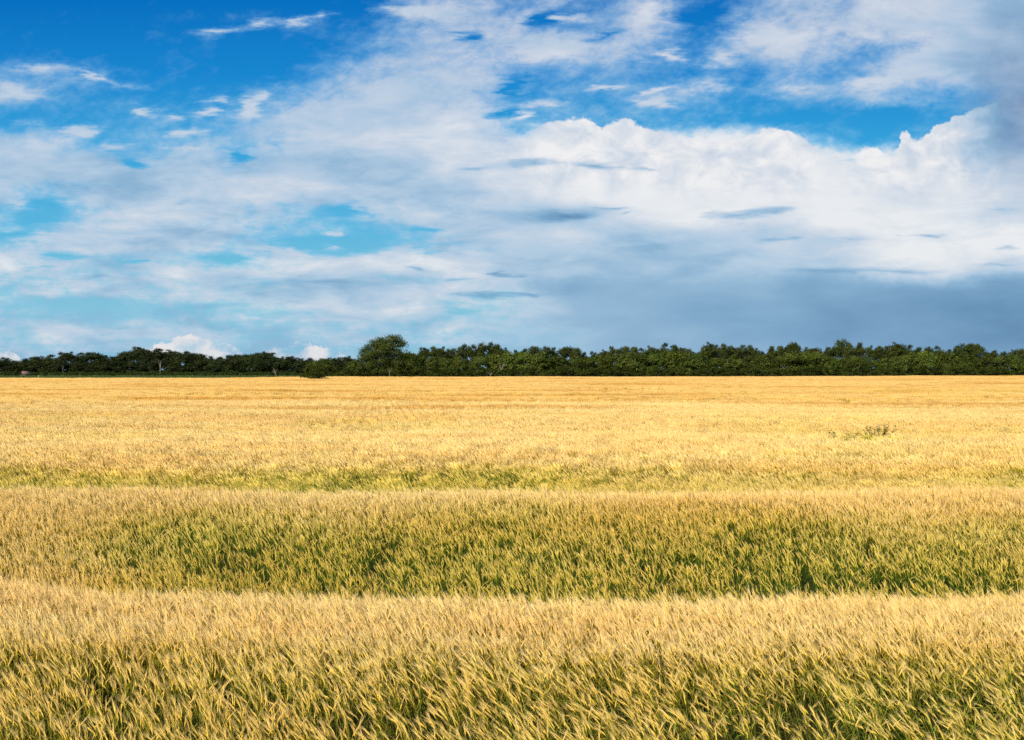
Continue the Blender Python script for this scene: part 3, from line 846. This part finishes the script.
for j in range(16):
    assert len(COV[j]) == 32 and len(SHD[j]) == 32, (j, len(COV[j]), len(SHD[j]))
    stops = []
    for i in range(32):
        am = .25 if (j >= 12 and i >= 18) else (.55 if (j >= 7 and i >= 15) else .9)
        stops.append((i / 31, (int(COV[j][i]) / 9, int(SHD[j][i]) / 9, am)))
    cr = b.ramp(un, stops, 'B_SPLINE')
    w = b.m('SUBTRACT', 1., b.m('ABSOLUTE', b.m('SUBTRACT', rv, float(j))), clamp=True)
    w = b.sstep(w, 0., 1.)
    n = b.n.new('ShaderNodeVectorMath'); n.operation = 'SCALE'; b.l.new(cr, n.inputs[0]); b.l.new(w, n.inputs[3])
    acc = n.outputs[0] if acc is None else b.vm('ADD', acc, n.outputs[0])
cov, shd, amp = b.sep(acc)[:]

def rotn(vec, ang, sx, sy):
    mp = b.n.new('ShaderNodeMapping'); mp.vector_type = 'POINT'; b.l.new(vec, mp.inputs[0])
    mp.inputs['Rotation'].default_value = (0, 0, ang); 
    return b.vm('MULTIPLY', mp.outputs[0], (sx, sy, 1))
n_cir = b.noise(rotn(UV, R(24), .75, 1.9), 1.3, 9, .64, .5)[0]        # fibres rising to the right
n_str = b.noise(b.vm('MULTIPLY', UV, (.45, 3.2, 1)), 1.5, 8, .60, .35)[0]  # level streaks, lower sky
n_fin = b.noise(b.vm('MULTIPLY', UV, (1, 1.7, 1)), 5.5, 7, .62, .3)[0]
lowf = b.sstep(v, 110., 230.)
nmix = b.m('ADD', b.m('MULTIPLY', n_cir, b.m('SUBTRACT', 1., lowf)), b.m('MULTIPLY', n_str, lowf))
nmix = b.m('ADD', b.m('MULTIPLY', nmix, .62), b.m('MULTIPLY', n_fin, .42))
nn = b.m('MULTIPLY', b.m('SUBTRACT', nmix, .5), amp)

# local features, each an elliptic blob: (x, y, half width, half height, slope deg, weight)
def blobs(lst, base=None):
    a = base
    for (cx, cy, w, h, ang, wt) in lst:
        mp = b.n.new('ShaderNodeMapping'); mp.vector_type = 'TEXTURE'
        mp.inputs['Location'].default_value = (cx, cy, 0); mp.inputs['Rotation'].default_value = (0, 0, R(-ang)); mp.inputs['Scale'].default_value = (w, h, 1)
        b.l.new(UW2, mp.inputs[0])
        gt = b.n.new('ShaderNodeTexGradient'); gt.gradient_type = 'QUADRATIC_SPHERE'; b.l.new(mp.outputs[0], gt.inputs[0])
        a = b.m('MULTIPLY', gt.outputs[1], wt) if a is None else b.m('MULTIPLY_ADD', gt.outputs[1], wt, a)
    return a
wst = b.sep(b.noise(b.vm('MULTIPLY', UV, (.8, 4.5, 1)), 2.0, 6, .65)[1])
UW2 = b.comb(b.m('ADD', u, b.m('MULTIPLY_ADD', wst[0], 90., -45.)), b.m('ADD', v, b.m('MULTIPLY_ADD', wst[1], 16., -8.)), 0.)
LIGHT = [(214, 31, 42, 9, 3, .9), (255, 25, 26, 8, 8, .8), (292, 23, 42, 13, 8, .8), (322, 15, 32, 8, 8, .7), (395, 10, 50, 10, -4, .6), (430, 12, 60, 16, 5, .5),
         (42, 67, 45, 9, 0, .55), (85, 76, 50, 7, -22, .55), (125, 86, 40, 6, -5, .4), (20, 92, 45, 16, 0, .5), (26, 122, 30, 10, 0, .3),
         (145, 112, 26, 9, 3, .9), (84, 131, 28, 12, 3, .9), (172, 118, 22, 6, 0, .7), (218, 100, 26, 8, 0, .8), (207, 112, 24, 9, 8, .8), (252, 104, 22, 20, 35, 1.0), (185, 132, 34, 8, 5, .8), (120, 146, 30, 7, 0, .6), (178, 148, 30, 7, 0, .6),
         (605, 88, 26, 5, 4, .9), (655, 92, 26, 6, 15, .9), (655, 103, 34, 9, 0, .9), (700, 88, 50, 18, 10, .5), (668, 55, 24, 14, 5, .9), (722, 58, 40, 17, 10, .7), (770, 40, 60, 25, 0, .5), (545, 104, 34, 8, 0, .7), (520, 115, 20, 8, 0, .7), (655, 15, 30, 40, 40, .3),
         (545, 50, 60, 22, 10, .5), (580, 18, 40, 8, 10, .5), (940, 52, 75, 22, 20, .55), (880, 80, 70, 18, 14, .5), (800, 90, 60, 10, 3, .35),
         (326, 246, 22, 7, 0, 1.1), (330, 234, 16, 4, 0, .7), (290, 252, 50, 7, -5, .7), (20, 205, 22, 12, 0, .5), (38, 295, 32, 9, -15, .6), (190, 272, 90, 12, 0, .5), (330, 266, 90, 14, 0, .5),
         (205, 335, 20, 7, 0, .6), (65, 332, 70, 6, 0, .5)]
HOLES = [(237, 158, 22, 14, 0, -1.1), (140, 163, 34, 9, -8, -1.0), (545, 20, 34, 12, 18, -.8), (605, 35, 26, 14, 5, -.5), (465, 37, 22, 10, 0, -.8), (505, 113, 34, 9, 8, -.9), (510, 88, 18, 24, 0, -.6),
         (45, 205, 46, 16, -12, -.7), (40, 222, 60, 14, 4, -.7), (12, 236, 40, 9, 8, -.8), (60, 255, 40, 9, 0, -.9), (45, 268, 20, 4, 0, -.6), (352, 210, 34, 11, 2, -1.2), (330, 246, 90, 20, 0, -.8), (225, 259, 36, 9, 0, -1.1), (420, 228, 40, 7, 0, -.9),
         (140, 262, 22, 4, 0, -.9), (460, 311, 26, 5, 0, -.8), (430, 252, 40, 8, 0, -.5), (90, 305, 90, 20, 0, -.4), (852, 160, 28, 5, 0, -.9), (700, 20, 40, 24, 0, -.5)]
bl = blobs(HOLES, blobs(LIGHT))
bl = b.m('MULTIPLY', bl, b.m('ADD', .55, b.m('MULTIPLY', n_fin, .9)))
c0 = b.m('ADD', b.m('ADD', b.m('ADD', cov, b.m('MULTIPLY', b.sstep(v, 90., 180.), .10)), b.m('MULTIPLY', nn, b.m('MULTIPLY_ADD', lowf, .7, 1.7))), bl)
alpha = b.sstep(c0, .05, 1.0)
alpha = b.m('MULTIPLY', alpha, .92)

# cloud brightness
DARK = [(186, 204, 32, 7, 0, .45), (205, 232, 100, 14, 0, .35), (90, 277, 48, 13, 4, .7), (60, 284, 50, 8, 0, .4), (215, 305, 90, 9, 2, .7), (120, 327, 90, 8, 0, .4), (330, 281, 90, 10, 0, .5), (460, 280, 50, 6, 5, .9),
        (502, 273, 26, 7, -8, .9), (490, 294, 56, 8, 0, 1.6), (410, 270, 34, 8, -10, .7), (290, 302, 50, 8, 0, .5), (420, 302, 70, 7, 0, .4), (430, 138, 60, 11, 3, .4), (470, 170, 50, 6, 4, .7), (525, 163, 56, 10, 3, 1.0), (600, 166, 70, 8, -5, 1.2), (645, 171, 18, 7, -8, .8),
        (560, 216, 85, 12, 2, 1.1), (605, 207, 34, 5, 0, .9), (632, 213, 12, 5, 0, .7), (740, 214, 78, 10, 2, 1.2), (735, 223, 40, 4, 0, .4), (775, 210, 50, 10, 0, .8), (860, 182, 36, 4, 0, .3), (783, 190, 26, 4, 0, .3), (923, 236, 30, 6, 3, 1.1), (943, 234, 14, 6, 0, .5), (1008, 247, 30, 8, 0, .9), (1000, 211, 44, 10, 0, .6),
        (790, 237, 50, 9, 5, .8), (850, 240, 40, 9, 5, .5), (900, 272, 150, 10, 0, .7), (1000, 265, 60, 8, 0, .7), (820, 270, 90, 9, 0, .5), (525, 275, 24, 4, 0, .7), (532, 296, 36, 7, -4, 1.2), (650, 245, 130, 12, 3, .5), (1020, 110, 110, 80, 30, .55),
        (690, 152, 30, 7, 0, .15), (640, 135, 40, 14, 0, .12), (905, 100, 60, 8, 0, .2)]
dkb = blobs(DARK)
dk = b.m('MULTIPLY', b.m('MULTIPLY', dkb, b.m('MULTIPLY_ADD', b.sstep(dkb, .08, .6), .75, .2)), b.m('ADD', .35, b.m('MULTIPLY', n_str, 1.3)))
n_sh = b.noise(b.vm('MULTIPLY', UV, (.75, 2.4, 1)), 1.7, 9, .6, .3)[0]
sh = b.m('SUBTRACT', b.m('ADD', b.m('SUBTRACT', shd, b.m('MULTIPLY', b.sstep(u, 560., 400.), .06)), b.m('MULTIPLY', b.m('MULTIPLY', b.m('SUBTRACT', n_sh, .5), amp), b.m('MULTIPLY_ADD', lowf, .55, .6))), b.m('MULTIPLY', dk, .44))
n_c0 = b.sstep(b.noise(b.vm('MULTIPLY', UV, (1, 1.5, 1)), 2.2, 6, .6, .3)[0], .3, .7)
ccol_lin = [(0, S10(srgb(94, 130, 168))), (.12, S10(srgb(104, 144, 182))), (.33, S10(srgb(128, 166, 200))), (.5, S10(srgb(150, 184, 213))), (.66, S10(srgb(182, 204, 225))), (.8, S10(srgb(206, 216, 229))), (.92, S10(srgb(228, 231, 236))), (1, S10(srgb(240, 240, 241)))]
ccol = b.ramp(sh, ccol_lin)
ccol = b.mix(1.0, ccol, b.mix(b.sstep(alpha, .1, .85), (.62, .96, 1.10), (1., 1., 1.)), 'MULTIPLY')
skyc = b.mix(alpha, blue, ccol)

vio = b.m('MULTIPLY', b.m('MULTIPLY', b.sstep(uw, 950., 1040.), b.sstep(v, 225., 130.)), b.sstep(v, -20., 70.))
skyc = b.mix(b.m('MULTIPLY', vio, .62), skyc, b.mix(n_c0, S10(srgb(126, 150, 188)), S10(srgb(172, 190, 214))))
# heaped clouds: top outline as a curve of the angle across, roughened by billows
def curve(x_, pts, x0, x1, y0, y1):
    n = b.n.new('ShaderNodeFloatCurve'); c = n.mapping.curves[0]
    n.mapping.use_clip = False
    q = [((p[0] - x0) / (x1 - x0), (p[1] - y0) / (y1 - y0)) for p in pts]
    c.points[0].location = q[0]; c.points[1].location = q[-1]
    for t in q[1:-1]: c.points.new(*t)
    for p_ in c.points: p_.handle_type = 'VECTOR'
    n.mapping.update()
    b.l.new(b.m('DIVIDE', b.m('SUBTRACT', x_, x0), x1 - x0, clamp=True), n.inputs['Value'])
    return b.m('MULTIPLY_ADD', n.outputs[0], y1 - y0, y0)
bill = b.noise(UV, 7.5, 5, .6, .2)
bsep = b.sep(bill[1])
ub = b.m('ADD', u, b.m('MULTIPLY_ADD', bsep[0], 18., -9.)); vb = b.m('ADD', v, b.m('MULTIPLY_ADD', bsep[1], 15., -7.5))
TOP1 = [(480, 175), (505, 150), (528, 130), (548, 122), (576, 117), (590, 119), (600, 128), (611, 122), (621, 117), (632, 118), (645, 128), (668, 133), (684, 137), (704, 140), (727, 142), (738, 141), (752, 134), (766, 127), (778, 127), (792, 131), (800, 137), (812, 145),
        (828, 149), (842, 156), (856, 153), (865, 148), (879, 147), (889, 153), (897, 154), (901, 134), (907, 130), (913, 139), (925, 138), (936, 126), (956, 115), (976, 107), (992, 103), (1010, 96), (1030, 84)]
t1 = curve(ub, TOP1, 480, 1030, 60, 180)
depth = b.m('SUBTRACT', vb, t1)
a1 = b.m('MULTIPLY', b.sstep(depth, -1., 2.6), b.sstep(v, 215., 165.))
a1 = b.m('MULTIPLY', a1, b.sstep(u, 500., 560.)); a1 = b.m('MULTIPLY', a1, b.sstep(u, 1034., 972.))
gapm = b.m('MULTIPLY', b.sstep(u, 806., 826.), b.sstep(u, 862., 846.)); a1 = b.m('MULTIPLY', a1, b.m('SUBTRACT', 1., b.m('MULTIPLY', gapm, .7)))
n_c = b.noise(b.vm('MULTIPLY', UV, (1, 1.4, 1)), 3.0, 7, .6, .4)[0]
s1 = b.m('ADD', .90, b.m('MULTIPLY', b.m('SUBTRACT', n_c, .5), .85))
s1 = b.m('SUBTRACT', s1, b.m('MULTIPLY', dk, .42))
s1 = b.m('SUBTRACT', s1, b.m('MULTIPLY', b.m('MULTIPLY', b.sstep(ub, 925., 1030.), b.sstep(v, 200., 140.)), .62))
c1 = b.ramp(s1, ccol_lin)
skyc = b.mix(a1, skyc, c1)
TOP2 = [(0, 346), (8, 347), (18, 356), (25, 372), (135, 372), (142, 351), (156, 347), (163, 342), (170, 341), (186, 336), (205, 336), (226, 339), (238, 350), (248, 370), (262, 370), (266, 350), (276, 346), (290, 349), (297, 343), (302, 337), (312, 347), (326, 343), (337, 347), (342, 355), (348, 372), (480, 372)]
ub2 = b.m('ADD', ub, b.m('MULTIPLY_ADD', n_fin, 34., -17.)); vb2 = b.m('ADD', vb, b.m('MULTIPLY_ADD', bsep[2], 18., -9.))
t2 = curve(ub2, TOP2, 0, 480, 330, 375)
a2 = b.m('MULTIPLY', b.sstep(b.m('SUBTRACT', vb2, t2), -.5, 2.2), .92)
a2 = b.m('MULTIPLY', a2, b.sstep(n_c, .36, .60)); a2 = b.m('MULTIPLY', a2, b.m('MULTIPLY', b.sstep(u, 478., 470.), b.sstep(u, -60., -20.)))
a2 = b.m('MULTIPLY', a2, b.sstep(v, 368., 356.))
s2 = b.m('ADD', .68, b.m('MULTIPLY', b.m('SUBTRACT', n_c, .5), 1.6))
c2 = b.ramp(s2, [(0, S10(srgb(172, 194, 216))), (.5, S10(srgb(212, 216, 224))), (1, S10(srgb(238, 234, 232)))])
skyc = b.mix(a2, skyc, c2)
# below the horizon plain haze
skyc = b.mix(b.sstep(dz, 0., -.05), skyc, S10((.25, .22, .14)))
bg = b.n.new('ShaderNodeBackground'); bg.inputs[1].default_value = STR; b.l.new(skyc, bg.inputs[0])
wo = b.n.new('ShaderNodeOutputWorld'); b.l.new(bg.outputs[0], wo.inputs[0])
world.cycles.sampling_method = 'MANUAL'; world.cycles.sample_map_resolution = 512

# ------------------------------------------------------------------ sun, camera
sd = bpy.data.lights.new('sun', 'SUN'); sd.energy = 5.0; sd.angle = R(.5); sd.color = (1, .92, .76)
so = bpy.data.objects.new('sun', sd); col.objects.link(so); so.location = (0, 0, 50)
import mathutils
sdir = mathutils.Vector((math.sin(SUN_AZ) * math.cos(SUN_EL), math.cos(SUN_AZ) * math.cos(SUN_EL), math.sin(SUN_EL)))
so.rotation_euler = sdir.to_track_quat('Z', 'Y').to_euler()
cd = bpy.data.cameras.new('camera'); cd.sensor_width = 36; cd.lens = 35.0; cd.clip_end = 20000; cd.clip_start = .1
co = bpy.data.objects.new('camera', cd); col.objects.link(co); co.location = (0, 0, CAM_Z); co.rotation_euler = (R(90), 0, 0)
scene.camera = co
scene.view_settings.view_transform = 'Standard'; scene.view_settings.look = 'None'; scene.view_settings.exposure = 0
scene.render.engine = 'CYCLES'
cy = scene.cycles
cy.max_bounces = 5; cy.diffuse_bounces = 4; cy.glossy_bounces = 1; cy.transmission_bounces = 3; cy.transparent_max_bounces = 4
cy.use_denoising = False
